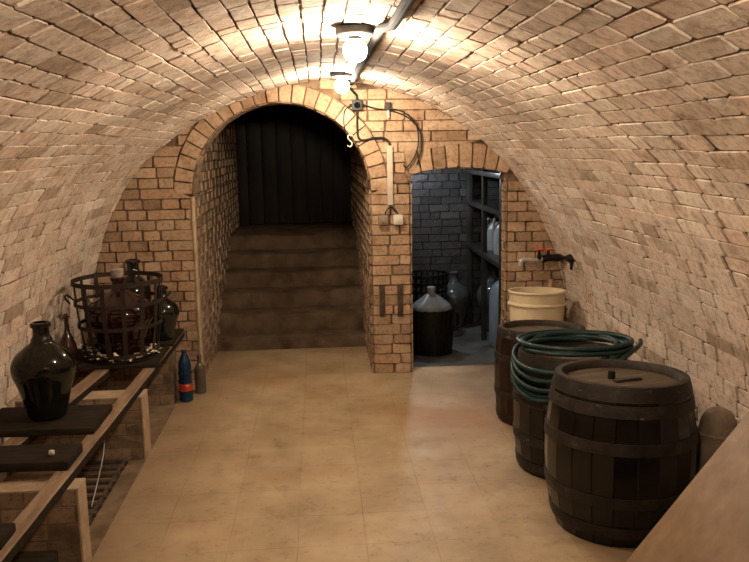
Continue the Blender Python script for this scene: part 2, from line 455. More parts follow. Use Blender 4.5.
while z < 2.16:
    z1 = min(z+CE, 2.185)
    for lo, hi, m in match(z, z1, True):
        W = m[1]-m[0]
        if m[1] < -.85: L = .138
        elif W < .4 and m[0] > .3 and m[1] < .8: L = W/2 if W < .32 else .13
        else: L = .14
        cuts = [m[0]]; x = m[0]
        if .2 < W < .33 and m[0] > .3 and m[1] < .75:
            cuts.append(m[0]+W*(.5+R.uniform(-.07, .07)) if R.random() < .8 else m[0]+W*.72)
        else:
            x = m[0]+(L*.5 if row % 2 else L)*R.uniform(.85, 1.1)
            while x < m[1]-.05:
                cuts.append(x); x += ((L if R.random() < .7 or z < .9 and m[1] < -.85 else .26) if z < 1.66 else R.choice((.14, .2, .27, .33)))*R.uniform(.93, 1.07)
        cuts.append(m[1])
        for i, (a, b) in enumerate(zip(cuts[:-1], cuts[1:])):
            first, last = i == 0, i == len(cuts)-2
            g = R.uniform(.004, .013)/2; bd = R.uniform(.0012, .0032)
            q = [((lo[0] if first else a)+g, z+bd), ((lo[1] if last else b)-g, z+bd), ((hi[1] if last else b)-g, z1-bd), ((hi[0] if first else a)+g, z1-bd)]
            if q[1][0]-q[0][0] < .012 or q[2][0]-q[3][0] < .004: continue
            brick(bm, lay, endsurf, q, max(.004, R.gauss(.011, .003)), tone_rnd(), .0025, .0045, .009)
    z += CE; row += 1
# stair arch ring and soldier lintel
nv = 24
for i in range(nv):
    t0, t1 = PI*i/nv+.004, PI*(i+1)/nv-.004
    r0, r1 = AR+.002, AR+RING-.004
    P = lambda r, t: (AX+r*math.cos(t), AZ+r*math.sin(t))
    brick(bm, lay, endsurf, [P(r0, t0), P(r1, t0), P(r1, t1), P(r0, t1)], R.uniform(.010, .018), tone_rnd(), .002, .005, .008)
hw = math.asin(.365/DRAD)
for i in range(8):
    t0, t1 = PI/2+hw-2*hw*i/8, PI/2+hw-2*hw*(i+1)/8
    P = lambda r, t: (DC+r*math.cos(t), dz_c+r*math.sin(t))
    e = .0035
    brick(bm, lay, endsurf, [P(DRAD+.001, t0-e), P(DRAD+.001, t1+e), P(DRAD+.185, t1+e), P(DRAD+.185, t0-e)], R.uniform(.010, .018), tone_rnd(), .003, .005, .018)
struct(finish('wall_back', bm, ['wall', 'wall_mortar'], smooth=False))

def panel(name, surf, a0, a1, b0, b1, mats, L=.25, ch=.0755, hole=None, toplim=None):
    bm = B(); lay = bm.faces.layers.float.new('tone')
    na, nb = 14, 14
    g = [[bm.verts.new(surf(a0+(a1-a0)*i/na, b0+(b1-b0)*j/nb)[0]) for j in range(nb+1)] for i in range(na+1)]
    for i in range(na):
        for j in range(nb):
            f = bm.faces.new((g[i][j], g[i+1][j], g[i+1][j+1], g[i][j+1])); f.material_index = 1
    b = b0; row = 0
    while b < b1-.02:
        bb = min(b+ch, b1); a = a0-(L/2 if row % 2 else 0)
        while a < a1-.01:
            l = L*R.uniform(.93, 1.07) if R.random() < .75 else L*.5
            p, q = max(a, a0), min(a+l, a1)
            if q-p > .02:
                gp = R.uniform(.004, .009)/2; bd = R.uniform(.002, .004)
                brick(bm, lay, surf, [(p+gp, b+bd), (q-gp, b+bd), (q-gp, bb-bd), (p+gp, bb-bd)], max(.002, R.gauss(.0045, .0015)), tone_rnd(), .0025, .0045, .011, tilt=.015)
            a += l
        b = bb; row += 1
    return struct(finish(name, bm, mats, smooth=False))
def plane_surf(o, u, v):
    o, u, v = Vector(o), Vector(u), Vector(v); n = u.cross(v).normalized()
    return lambda a, b: (o+u*a+v*b+n*.006*N3(a*2, b*2, o.x*3+o.y), n)
# stair passage: side walls, arch soffit, steps, high ceiling, plank door
XL, XR = AX-AR, AX+AR
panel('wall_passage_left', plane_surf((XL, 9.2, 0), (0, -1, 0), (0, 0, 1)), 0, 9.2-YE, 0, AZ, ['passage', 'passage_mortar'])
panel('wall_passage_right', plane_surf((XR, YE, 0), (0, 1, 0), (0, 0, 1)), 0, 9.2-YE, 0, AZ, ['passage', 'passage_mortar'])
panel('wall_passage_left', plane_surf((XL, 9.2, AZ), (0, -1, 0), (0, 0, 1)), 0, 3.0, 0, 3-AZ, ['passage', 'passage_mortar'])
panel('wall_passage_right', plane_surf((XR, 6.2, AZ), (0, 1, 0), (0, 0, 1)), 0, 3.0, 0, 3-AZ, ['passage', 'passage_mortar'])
def soff(a, b):
    t = a/AR
    return Vector((AX+AR*math.cos(t), YE+b, AZ+AR*math.sin(t))), Vector((-math.cos(t), 0, -math.sin(t)))
panel('ceiling_arch', lambda a, b: soff(PI*AR-a, b), 0, PI*AR, 0, .28, ['passage', 'passage_mortar'], L=.085, ch=.14)
bm = B()
for p in ([(XL, 6.2, 3), (XL, 9.2, 3), (XR, 9.2, 3), (XR, 6.2, 3)], [(XL-.02, 9.26, 0), (XR+.02, 9.26, 0), (XR+.02, 9.26, 3), (XL-.02, 9.26, 3)]):
    bm.faces.new([bm.verts.new(v) for v in p])
for i in range(24):        # spandrel behind the arch, facing the stairs
    t0, t1 = PI*i/24, PI*(i+1)/24
    P = [(AX+AR*math.cos(t0), AZ+AR*math.sin(t0)), (AX+AR*math.cos(t1), AZ+AR*math.sin(t1))]
    bm.faces.new([bm.verts.new((P[0][0], 6.2, P[0][1])), bm.verts.new((P[1][0], 6.2, P[1][1])), bm.verts.new((P[1][0], 6.2, 3)), bm.verts.new((P[0][0], 6.2, 3))])
struct(finish('ceiling_stairs', bm, 'passage_mortar', smooth='keep'))
bm = B()
stepz = [.105, .265, .41, .555, .70, .85]; sy = [6.77, 7.03, 7.30, 7.57, 7.84, 8.11, 9.24]
for k in range(6):
    n = 14; top = stepz[k]
    prev = 0 if k == 0 else stepz[k-1]
    prf = lambda x: (.010*N3(x*3, k*7, 2), .008*N3(x*4, k*5, 6))
    rows = [[], [], [], []]
    for i in range(n+1):
        x = XL+.003+(XR-XL-.006)*i/n; dy, dz = prf(x)
        wear = .012*math.exp(-((x-AX)/.3)**2)
        for r, (yy, zz) in zip(rows, ((sy[k]+dy, prev-.03), (sy[k]+dy, top-.022+dz*.4), (sy[k]+.02+dy, top+dz*.4-wear), (sy[k+1]+.03, top))):
            r.append(bm.verts.new((x, yy, zz)))
    for a, b in zip(rows[:-1], rows[1:]):
        for i in range(n): bm.faces.new((a[i], a[i+1], b[i+1], b[i]))
struct(finish('floor_stairs', bm, 'concrete', angle=50))
d = finish('door_1', (lambda b: ([bx(b, XL+.14+i*.16, XL+.14+i*.16+.155, 9.17, 9.21, .86, 2.75, .006) for i in range(7)], b)[1])(B()), 'doorwood'); struct(d)
bm = B(); bx(bm, XL+.02, XL+.13, 9.13, 9.22, .85, 2.85, .008); bx(bm, XR-.04, XR-.002, 9.13, 9.22, .85, 2.85, .006); bx(bm, XL+.02, XR-.002, 9.13, 9.22, 2.76, 2.86, .006)
finish('door_frame', bm, 'doorwood', d)
bm = B(); bx(bm, .0, .06, 9.15, 9.175, 1.58, 1.88, .006); finish('door_glint', bm, 'boxgrey', d)  # grey strip added to stand in for a faint glint on the door

bm = B()
prev = None
for i in range(29):
    z = 1.37*i/28; w = .016+.006*N3(z*5, 3, 1)
    ring = [bm.verts.new(v) for v in ((XL-w*1.6, YE-.006, z), (XL-w*.8, YE-.019, z), (XL-.002, YE-.021, z), (XL+.010, YE-.010, z), (XL+.0115, YE+w, z), (XL+.006, YE+w*2, z))]
    if prev:
        for a in range(5): bm.faces.new((prev[a], prev[a+1], ring[a+1], ring[a]))
    prev = ring
struct(finish('trim_2', bm, 'plaster', angle=80))
# storeroom beyond the small doorway ------------------------------------
RX0, RX1, RY0, RY1, RZ = .60, 2.0, 6.07, 7.62, 2.05
panel('wall_room_back', plane_surf((RX0, RY1, 0), (1, 0, 0), (0, 0, 1)), 0, RX1-RX0, 0, RZ, ['black', 'black_mortar'], L=.19, ch=.072)
panel('wall_room_right', plane_surf((RX1, RY1, 0), (0, -1, 0), (0, 0, 1)), 0, RY1-RY0, 0, RZ, ['black', 'black_mortar'], L=.25, ch=.075)
panel('wall_room_left', plane_surf((RX0, RY0, 0), (0, 1, 0), (0, 0, 1)), 0, RY1-RY0, 0, RZ, ['black', 'black_mortar'], L=.25, ch=.075)
panel('wall_doorway_left', plane_surf((DX0, YE+.14, 0), (0, -1, 0), (0, 0, 1)), 0, .14, 0, 1.5, ['wall', 'wall_mortar'], L=.14)
panel('wall_doorway_right', plane_surf((DX1, YE, 0), (0, 1, 0), (0, 0, 1)), 0, .14, 0, 1.5, ['wall', 'wall_mortar'], L=.14)
bm = B()
lin = [(DC+DRAD*math.sin(hw*(i/8*2-1)), dz_c+DRAD*math.cos(hw*(i/8*2-1))) for i in range(9)]
for a, b in zip(lin[:-1], lin[1:]):
    bm.faces.new([bm.verts.new(v) for v in ((a[0], YE, a[1]), (a[0], RY0, a[1]), (b[0], RY0, b[1]), (b[0], YE, b[1]))])
    bm.faces.new([bm.verts.new(v) for v in ((a[0], RY0, a[1]), (a[0], RY0, RZ), (b[0], RY0, RZ), (b[0], RY0, b[1]))])
for x0, x1 in ((RX0, DX0), (DX1, RX1)):
    bm.faces.new([bm.verts.new(v) for v in ((x0, RY0, 0), (x0, RY0, RZ), (x1, RY0, RZ), (x1, RY0, 0))])
bm.faces.new([bm.verts.new(v) for v in ((RX0, RY0, RZ), (RX0, RY1, RZ), (RX1, RY1, RZ), (RX1, RY0, RZ))])
struct(finish('ceiling_room', bm, 'black_mortar', smooth='keep'))
bm = B(); bm.faces.new([bm.verts.new(v) for v in ((RX0, YE+.12, .002), (RX1, YE+.12, .002), (RX1, RY1, .002), (RX0, RY1, .002))])
struct(finish('floor_room', bm, 'roomfloor', smooth='keep'))

# floors, wall behind the camera -----------------------------------------
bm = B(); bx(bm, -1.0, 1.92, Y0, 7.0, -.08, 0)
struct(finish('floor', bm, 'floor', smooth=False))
bm = B(); n1, n2 = 12, 100
g = [[bm.verts.new((-1.72+.725*i/n1, Y0+(YE+.02-Y0)*j/n2, -.012+(.008*N3(i*.9, j*.6, 2) if i < n1 else .008))) for j in range(n2+1)] for i in range(n1+1)]
for i in range(n1):
    for j in range(n2): bm.faces.new((g[i][j], g[i+1][j], g[i+1][j+1], g[i][j+1]))
struct(finish('trim_1', bm, 'dirt', smooth='keep'))
bm = B()
for z in [i*.05 for i in range(44)]:
    a0, b0 = vx_at(z+1e-4); a1, b1 = vx_at(min(z+.05, 2.188))
    bm.faces.new([bm.verts.new(v) for v in ((a0-.02, Y0, z), (a1-.02, Y0, z+.05), (b1+.02, Y0, z+.05), (b0+.02, Y0, z))])
struct(finish('wall_front', bm, 'vault_mortar', smooth='keep'))

# ------------------------------------------------------------------ wine rack on the left
for i, (yf, th) in enumerate(((5.38, .15), (4.39, .14), (3.17, .10))):
    lab = ['brick pier beside the blue bottle, farthest of the three under the rails', 'brick pier under the plank that carries the olive demijohn',
           'brick pier nearest the camera with a pale plastered corner'][i]
    t = thing('brick_pier', lab, 'brick pier', (-1.34, yf, 0), 'piers under the rails')
    bm = B(); lay = bm.faces.layers.float.new('tone')
    bx(bm, -.36, .325, 0, th, -.015, .355)
    for f in bm.faces: f.material_index = 1
    sf = plane_surf((-.36, 0, -.01), (1, 0, 0), (0, 0, 1))
    for r in range(5):
        x = -.08 if r % 2 else 0
        while x < .68:
            l = .155*R.uniform(.9, 1.1); p, q = max(0, x), min(.685, x+l)
            if q-p > .02: brick(bm, lay, sf, [(p+.002, r*.073+.002), (q-.002, r*.073+.002), (q-.002, r*.073+.071), (p+.002, r*.073+.071)], R.uniform(.001, .004), tone_rnd(), .002, .004, .006)
            x += l
    finish('brickwork', bm, ['pier', 'pier_mortar'], t, smooth=False)
    if i == 0: continue
    bm = B(); bx(bm, .325, .336, -.006, th+.004, -.01, .352, .004); bx(bm, -.36, .336, -.006, th+.004, .350, .36, .003)
    finish('plaster_edge', bm, 'plaster', t, smooth=False)
def rail(label, xa, ya, xb, yb, w):
    bm = B(); n = 20; L = yb-ya
    d = Vector((xb-xa, yb-ya, 0)).normalized(); s = Vector((d.y, -d.x, 0)); rings = []
    for i in range(n+1):
        c = Vector((xa, ya, 0)).lerp(Vector((xb, yb, 0)), i/n)-Vector((xa, ya, 0))
        ww = w/2+.003*N3(i*.7, xa, 1); b = .006
        rings.append([bm.verts.new(c+s*u+Vector((0, 0, v))) for u, v in ((-ww, 0), (ww, 0), (ww, .042-b), (ww-b, .042), (-ww+b, .042), (-ww, .042-b))])
    for a, c in zip(rings[:-1], rings[1:]):
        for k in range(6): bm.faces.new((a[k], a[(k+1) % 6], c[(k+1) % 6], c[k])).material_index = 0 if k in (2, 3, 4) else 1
    bm.faces.new(rings[0][::-1]); bm.faces.new(rings[-1])
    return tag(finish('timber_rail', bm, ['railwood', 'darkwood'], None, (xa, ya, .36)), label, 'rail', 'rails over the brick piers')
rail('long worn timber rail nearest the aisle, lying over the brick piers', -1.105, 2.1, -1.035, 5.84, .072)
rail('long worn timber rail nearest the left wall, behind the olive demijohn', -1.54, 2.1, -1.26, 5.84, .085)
ZR = .402
def plank(label, x0, x1, y0, y1, th, skew=0):
    bm = B(); bx(bm, x0, x1, y0, y1, 0, th, .006)
    for v in bm.verts: v.co.y += skew*(v.co.x-x1); v.co.z += .0015*N3(v.co.x*6, v.co.y*9, 1)
    return tag(finish('cross_plank', bm, 'darkwood', None, (0, 0, ZR)), label, 'plank', 'dark planks across the rails')
plank('dark wooden plank across the rails carrying the olive demijohn', -1.63, -1.075, 3.68, 4.04, .033, -.02)
plank('dark wooden plank across the rails with a white cork on it', -1.63, -1.065, 3.25, 3.47, .04, -.03)
plank('dark wooden plank end at the left frame edge, nearest the camera', -1.63, -1.085, 2.58, 2.72, .033)
plank('wide dark plank under the strapped basket', -1.655, -1.01, 4.83, 5.31, .02)
plank('dark wooden plank at the wall end of the rails behind the strapped basket', -1.6, -1.0, 5.36, 5.83, .02)
bm = B(); bx(bm, -1.62, -1.062, 2.86, 3.05, 0, .165, .012); tag(finish('timber_beam', bm, 'darkwood', None, (0, 0, -.004)), 'thick dark timber on the floor before the nearest brick pier', 'beam')
bm = B(); lathe(bm, [(0, 0), (.010, 0), (.012, .004), (.012, .016), (.009, .02), (0, .02)], 16)
bmesh.ops.rotate(bm, verts=bm.verts, matrix=Matrix.Rotation(PI/2, 3, 'Y')); bmesh.ops.translate(bm, verts=bm.verts, vec=(-.008, 0, .012))
tag(finish('stopper', bm, 'white', None, (-1.155, 3.33, ZR+.041)), 'small white stopper lying on the second dark plank', 'stopper')
# iron grate in the gutter
t = thing('floor_grate', 'dark iron grate with cross bars lying in the gutter between two piers', 'grate', (-1.235, 3.93, -.004))
for sx in (-.13, .13):
    bm = B(); bx(bm, sx-.008, sx+.008, -.5, .41, 0, .03, .003); finish('side_bar', bm, 'rust', t)
for k in range(10):
    bm = B(); y = -.46+k*.093; bx(bm, -.15, .15, y-.013, y+.013, .012, .034, .004); finish('cross_bar', bm, 'rust', t)
bm = B(); tube(bm, crom([(0, 0, 0), (.01, .12, .10), (.015, .2, .17), (.012, .26, .24), (.01, .30, .345)], 6), .003, 8)
tag(finish('bent_wire', bm, 'steel', None, (-1.125, 3.72, .026)), 'thin pale wire standing on the grate and leaning on the rail', 'wire')

# ------------------------------------------------------------------ bottles and demijohns
def sp(prof_pts, k=5): return [(max(0, p.x), p.z) for p in crom([(r, 0, z) for r, z in prof_pts], k)]
def demijohn(name, label, loc, Rm, H, mat, group=None, neck=.038, lip=True, cork=None, cat='demijohn', shoulder=.62):
    t = thing(name, label, cat, loc, group)
    bm = B()
    pr = [(0, 0.004), (Rm*.42, 0.0), (Rm*.57, .006), (Rm*.64, .04*H/.46), (Rm*.82, .15*H/.46), (Rm*.97, H*.46), (Rm, H*.53), (Rm*.965, H*.60), (Rm*.82, H*.68), (Rm*.55, H*.755), (Rm*.36, H*.80), (neck*1.25, H*.84), (neck, H*.885), (neck*.98, H*.985), (neck*.78, H*.99), (neck*.7, H*.94)]
    lathe(bm, sp(pr, 5), 40); finish('body', bm, mat, t, angle=60)
    if lip:
        bm = B(); z = H*.955
        lathe(bm, [(neck*.9, z), (neck*1.2, z+.004), (neck*1.28, z+.012), (neck*1.24, z+.02), (neck*1.05, z+.026), (neck*.8, z+.026)], 32); finish('lip', bm, mat, t)
    if cork:
        bm = B(); z = H*.97; r = neck*1.02
        lathe(bm, [(0, z), (r*.75, z), (r*.8, H), (r, H+.002), (r*1.1, H+.05), (r*.95, H+.055), (0, H+.056)], 24); finish('stopper', bm, cork, t)
    return t
demijohn('demijohn', 'large dark olive glass demijohn standing bare on a dark plank', (-1.343, 3.875, ZR+.034), .150, .465, 'greenglass', 'demijohns on the rack')
bx_, by_ = -1.262, 5.07
demijohn('demijohn', 'wine filled demijohn with grey stopper inside the strapped iron basket', (bx_, by_, ZR+.041), .212, .485, 'redglass', 'demijohns on the rack', cork='cork', neck=.036)
demijohn('demijohn', 'dark demijohn on the rack peeking out at the right of the strapped basket', (-1.085, 5.50, ZR+.021), .115, .36, 'blackglass', 'demijohns on the rack')
demijohn('demijohn', 'dark demijohn behind the strapped basket with only its black neck in view', (-1.305, 5.69, ZR+.021), .115, .53, 'blackglass', 'demijohns on the rack', neck=.042)
t = thing('onion_bottle', 'small brown red long necked bottle by the left wall, left of the strapped basket', 'bottle', (-1.565, 4.97, ZR+.021))
bm = B(); lathe(bm, sp([(0, .002), (.035, 0), (.05, .02), (.055, .05), (.050, .10), (.034, .15), (.016, .20), (.012, .26), (.012, .30), (0.008, .30)], 5), 28); finish('body', bm, 'brownglass', t, angle=60)
bm = B(); lathe(bm, [(.011, .275), (.016, .278), (.016, .292), (.011, .296)], 20); finish('lip', bm, 'brownglass', t)
# strapped basket
t = thing('demijohn_basket', 'tall open basket of brown iron straps around the wine filled demijohn', 'basket', (bx_, by_, ZR+.021))
def bas_r(z): return .215+.055*min(1, max(0, z/.53))+.012*math.sin(PI*max(0, min(1, z/.53)))
for z, w in ((.490, .028), (.36, .022), (.22, .022), (.045, .024)):
    bm = B(); r = bas_r(z)+.004
    lathe(bm, [(r-.003, z-w/2), (r+.003, z-w/2), (r+.003, z+w/2), (r-.003, z+w/2)], 48, closed=True); finish('hoop', bm, 'blackiron' if z > .5 else 'basketiron', t)
for k in range(14):
    a = 2*PI*k/14+.1; bm = B()
    pts = [(math.cos(a)*(bas_r(z)-.003), math.sin(a)*(bas_r(z)-.003), z) for z in [.004+.495*i/10 for i in range(11)]]
    strap(bm, pts, lambda i: (math.cos(a), math.sin(a), 0), .026, .004); finish('slat', bm, 'basketiron', t)
bm = B(); lathe(bm, [(0, 0), (.214, 0), (.218, .004), (.218, .018), (0, .018)], 40); finish('base', bm, 'darkwood', t)
for sgn in (-1, 1):
    bm = B(); a = PI*.02 if sgn > 0 else PI*1.02; c = Vector((math.cos(a)*.282, math.sin(a)*.282, .37))
    tube(bm, crom([c+Vector((0, -.05, -.01)), c+Vector((sgn*.03, -.035, .02)), c+Vector((sgn*.035, .0, .035)), c+Vector((sgn*.03, .035, .02)), c+Vector((0, .05, -.01))], 6), .006, 8)
    finish('handle', bm, 'blackiron', t)
bm = B()
for k in range(60):
    a = R.uniform(PI*.95, PI*2.1); r = R.uniform(.175, .232); z = R.uniform(.024, .06)
    c = Vector((r*math.cos(a), r*math.sin(a), z)); d = Vector((R.uniform(-1, 1), R.uniform(-1, 1), R.uniform(-.3, .5))).normalized()
    strap(bm, [c-d*.022, c, c+d*.022+Vector((0, 0, .004))], lambda i: (.2, -.3, 1), R.uniform(.006, .018), .002)
tag(finish('packing_straw', bm, 'straw', None, (bx_, by_, ZR+.021)), 'pale straw and paper packing in the bottom of the strapped basket', 'straw', kind='stuff')
# two bottles on the floor
t = thing('plastic_bottle', 'blue plastic water bottle with a red label on the floor by the rack', 'bottle', (-.942, 5.425, 0))
bm = B(); lathe(bm, sp([(0, .004), (.030, 0), (.045, .006), (.047, .03), (.047, .12), (.044, .135), (.044, .18), (.047, .195), (.042, .215), (.045, .235), (.040, .275), (.026, .315), (.015, .335), (.014, .352), (.010, .354)], 4), 28); finish('body', bm, 'blueplastic', t, angle=50)
bm = B(); lathe(bm, [(0.0135, .336), (.017, .337), (.017, .356), (.0155, .36), (0, .36)], 24); finish('cap', bm, 'bluecap', t)
bm = B(); lathe(bm, [(.0455, .078), (.0484, .078), (.0484, .128), (.0455, .128)], 32); finish('label', bm, 'label', t)
t = thing('glass_bottle', 'dusty dark glass bottle on the floor beside the blue plastic bottle', 'bottle', (-.868, 5.60, 0))
bm = B(); lathe(bm, sp([(0, .006), (.028, 0), (.038, .006), (.039, .03), (.039, .165), (.034, .19), (.018, .215), (.0145, .235), (.0135, .275), (.009, .278)], 4), 28); finish('body', bm, 'bottleglass', t, angle=50)
bm = B(); lathe(bm, [(.0135, .258), (.0165, .26), (.0165, .275), (.013, .279)], 20); finish('lip', bm, 'bottleglass', t)

# ------------------------------------------------------------------ barrels
def barrel(label, loc, H, rb, rm, rt, hoops, smat, rot=0, bung=True, k=.055):
    t = thing('wine_barrel', label, 'barrel', loc, 'barrels along the right wall', (0, 0, rot))
    def rad(z):
        u = z/H
        base = rb+(rt-rb)*u
        return base+(rm-(rb+rt)/2)*(1-(2*u-1)**2)**1.0
    bm = B(); lay = bm.faces.layers.float.new('tone'); ns = 22; zs = [H*i/18 for i in range(19)]
    for s in range(ns):
        w = R.uniform(.85, 1.15); tn = R.random(); rings = []
        a0, a1 = 2*PI*s/ns, 2*PI*(s+1)/ns; dr = R.uniform(-.0015, .0015)
        hf = (a1-a0)/2; am = (a0+a1)/2
        seg = [(a0, -.003)]+[(am+hf*q, rt*(math.cos(hf*.94)/math.cos(hf*q)-1)*.8) for q in (-.94, -.35, .35, .94)]+[(a1, -.003)]
        g = [[bm.verts.new(((rad(z)+d+dr)*math.cos(a), (rad(z)+d+dr)*math.sin(a), z)) for a, d in seg] for z in zs]
        for i in range(18):
            for j in range(5):
                f = bm.faces.new((g[i][j], g[i][j+1], g[i+1][j+1], g[i+1][j])); f[lay] = tn
    finish('staves', bm, smat, t, angle=25)
    bm = B(); lathe(bm, [(0, .02), (rb-.03, .02), (rb-.026, .002), (rb-.004, .001)], 44); finish('bottom_head', bm, smat, t)
    # chime (raised rim) and head
    bm = B(); r = rt
    lathe(bm, [(r+.001, H-.01), (r-.001, H), (r-.024, H+.001), (r-.034, H-.012), (r-.036, H-.05), (r-.03, H-.06)], 56); finish('chime', bm, 'chime', t)
    bm = B(); lathe(bm, [(0, H-.036), (r*.5, H-.036), (r-.034, H-.036), (r-.034, H-.05), (0, H-.05)], 48)
    hd = finish('head', bm, 'lid', t)
    for hz, w in hoops:
        bm = B(); z0, z1 = H*hz-w/2, H*hz+w/2
        z0 = max(.001, z0); z1 = min(H-.001, z1); zm = (z0+z1)/2
        lathe(bm, [(rad(z0)-.002, z0), (rad(z0)+.0045, z0), (rad(zm)+.0055, zm), (rad(z1)+.0045, z1), (rad(z1)-.002, z1)], 64); finish('hoop', bm, 'hoop', t, angle=60)
    if bung:
        bm = B(); lathe(bm, [(0, H-.037), (.017, H-.037), (.016, H-.003), (.013, H), (0, H)], 20, cx=bung[0], cy=bung[1]); finish('bung', bm, 'darkwood', t)
        bm = B(); bx(bm, bung[0]-.03, bung[0]+.11, bung[1]-.075, bung[1]-.045, H-.037, H-.024, .004); finish('cleat', bm, 'chime', t)
    e = Vector((loc[0], loc[1], 0)).normalized(); e = Matrix.Rotation(-rot, 3, 'Z') @ e    # far side of the head sheared down to flatten its ellipse from the viewpoint
    for c in t.children:
        for v in c.data.vertices: v.co.z -= (v.co.z/H)*k*(v.co.x*e.x+v.co.y*e.y)
    return t
barrel('black wooden barrel nearest the camera with a bare dusty lid', (1.327, 3.385, 0), .695, .280, .330, .282, ((.955, .062), (.855, .05), (.635, .05), (.30, .048), (.10, .05)), 'stave', .3, (-.02, .04))
barrel('black wooden barrel with the green hose coiled over its lid', (1.315, 4.045, 0), .632, .275, .302, .272, ((.95, .06), (.84, .045), (.62, .045), (.30, .045), (.07, .05)), 'stave', 1.1, None)
barrel('reddish brown barrel farthest from the camera before the cream tub', (1.365, 4.81, 0), .585, .265, .285, .262, ((.95, .05), (.70, .04), (.32, .04), (.07, .045)), 'stave_red', 2.0, None)
# hose coil
bm = B(); pts = []; turns = 9; n = 44; HZ = .632
ph = [(R.uniform(-.055, .055), R.uniform(-.05, .05), R.uniform(-.05, .03)) for _ in range(turns+1)]
for k in range(turns):
    for i in range(n):
        th = 2*PI*i/n+.3; f = i/n
        ox, oy, dr = [a*(1-f)+b*f for a, b in zip(ph[k], ph[k+1])]
        y0_ = oy+.285*math.sin(th); r = .285+dr; z = HZ+.018+.010*((k % 4)*(1-f)+((k+1) % 4)*f)+.008*N3(k*1.3, f*5, 2)+(.006 if k > 5 else 0)-.05*(y0_*.8)
        x, y = ox+r*math.cos(th)*1.06, oy+r*math.sin(th)*.92
        if k in (1, 3, 5, 7, 8):     # loops that hang over the aisle side
            deg = math.degrees(th) % 360
            if 140 < deg < 300:
                u = math.sin(PI*(deg-140)/160)
                dip = {1: .10, 3: .20, 5: .15, 7: .265, 8: .235}[k]*u**.9
                rr = max(r, .325+.006*(k % 4)) if u > .25 else r+(.325-r)*u/.25
                x, y = rr*math.cos(th), rr*math.sin(th); z -= dip
        pts.append((x, y, z))
pts = [(Vector(pts[max(0, i-1)])+2*Vector(pts[i])+Vector(pts[min(len(pts)-1, i+1)]))/4 for i in range(len(pts))]
for _ in range(3): pts = [(pts[max(0, i-2)]+pts[max(0, i-1)]+pts[i]+pts[min(len(pts)-1, i+1)]+pts[min(len(pts)-1, i+2)])/5 for i in range(len(pts))]
tube(bm, pts, .0122, 10); t = thing('garden_hose', 'dark green rubber hose coiled over the lid of the middle barrel', 'hose', (1.315, 4.045, 0))
finish('coil', bm, 'hose', t, angle=60)
e = pts[0]
bm = B(); tube(bm, [(-.16, -.02, HZ-.018), (-.12, -.04, HZ-.018)], .014, 12); finish('connector', bm, 'red', t)
# cream tub
t = thing('plastic_tub', 'tall cream plastic tub standing by the taps behind the barrels', 'tub', (1.555, 5.60, 0))
bm = B(); lathe(bm, [(0, 0), (.165, 0), (.175, .008), (.196, .60), (.196, .66), (.190, .66), (.186, .60), (.168, .02), (0, .02)], 44); finish('body', bm, 'cream', t)
bm = B(); lathe(bm, [(.195, .56), (.206, .564), (.209, .572), (.206, .582), (.195, .586)], 44); finish('ridge', bm, 'cream', t)
bm = B(); lathe(bm, [(.190, .655), (.203, .650), (.207, .660), (.202, .669), (.190, .667)], 44, closed=True); finish('rim', bm, 'cream', t)
for c in t.children:
    for v in c.data.vertices: v.co.z -= (v.co.z/.66)*.06*(v.co.x*.26+v.co.y*.965)
# crock by the right wall
t = thing('stoneware_crock', 'dull grey brown round topped crock between the nearest barrel and the right wall', 'crock', (1.775, 3.36, 0))
bm = B(); lathe(bm, sp([(0, .002), (.07, 0), (.076, .01), (.082, .12), (.086, .3), (.082, .42), (.066, .485), (.035, .515), (0, .522)], 5), 32); finish('body', bm, 'clay', t, angle=60)
bm = B(); lathe(bm, [(.084, .395), (.089, .40), (.089, .408), (.083, .413)], 32); finish('band', bm, 'clay', t)
# leaning board
d = Vector((.613, 0, .790)); nn = Vector((-.790, 0, .613)); P0 = Vector((.794, 2.5, 0))
bm = B(); L0, L1, W, TH = .026, 1.375, .98, .025
for a in (L0, L1):
    for y in (0, -W):
        for h in (0, -TH): bm.verts.new(P0+d*a+Vector((0, y, 0))+nn*h)
bm.verts.ensure_lookup_table(); v = bm.verts
for f in ((0, 1, 3, 2), (4, 6, 7, 5), (0, 4, 5, 1), (2, 3, 7, 6), (0, 2, 6, 4), (1, 5, 7, 3)): bm.faces.new([v[i] for i in f])
bmesh.ops.bevel(bm, geom=bm.edges[:], offset=.003, segments=2, affect='EDGES')
tag(finish('wooden_board', bm, 'boardwood'), 'wide smooth wooden board leaning on the right wall in the near corner', 'board')

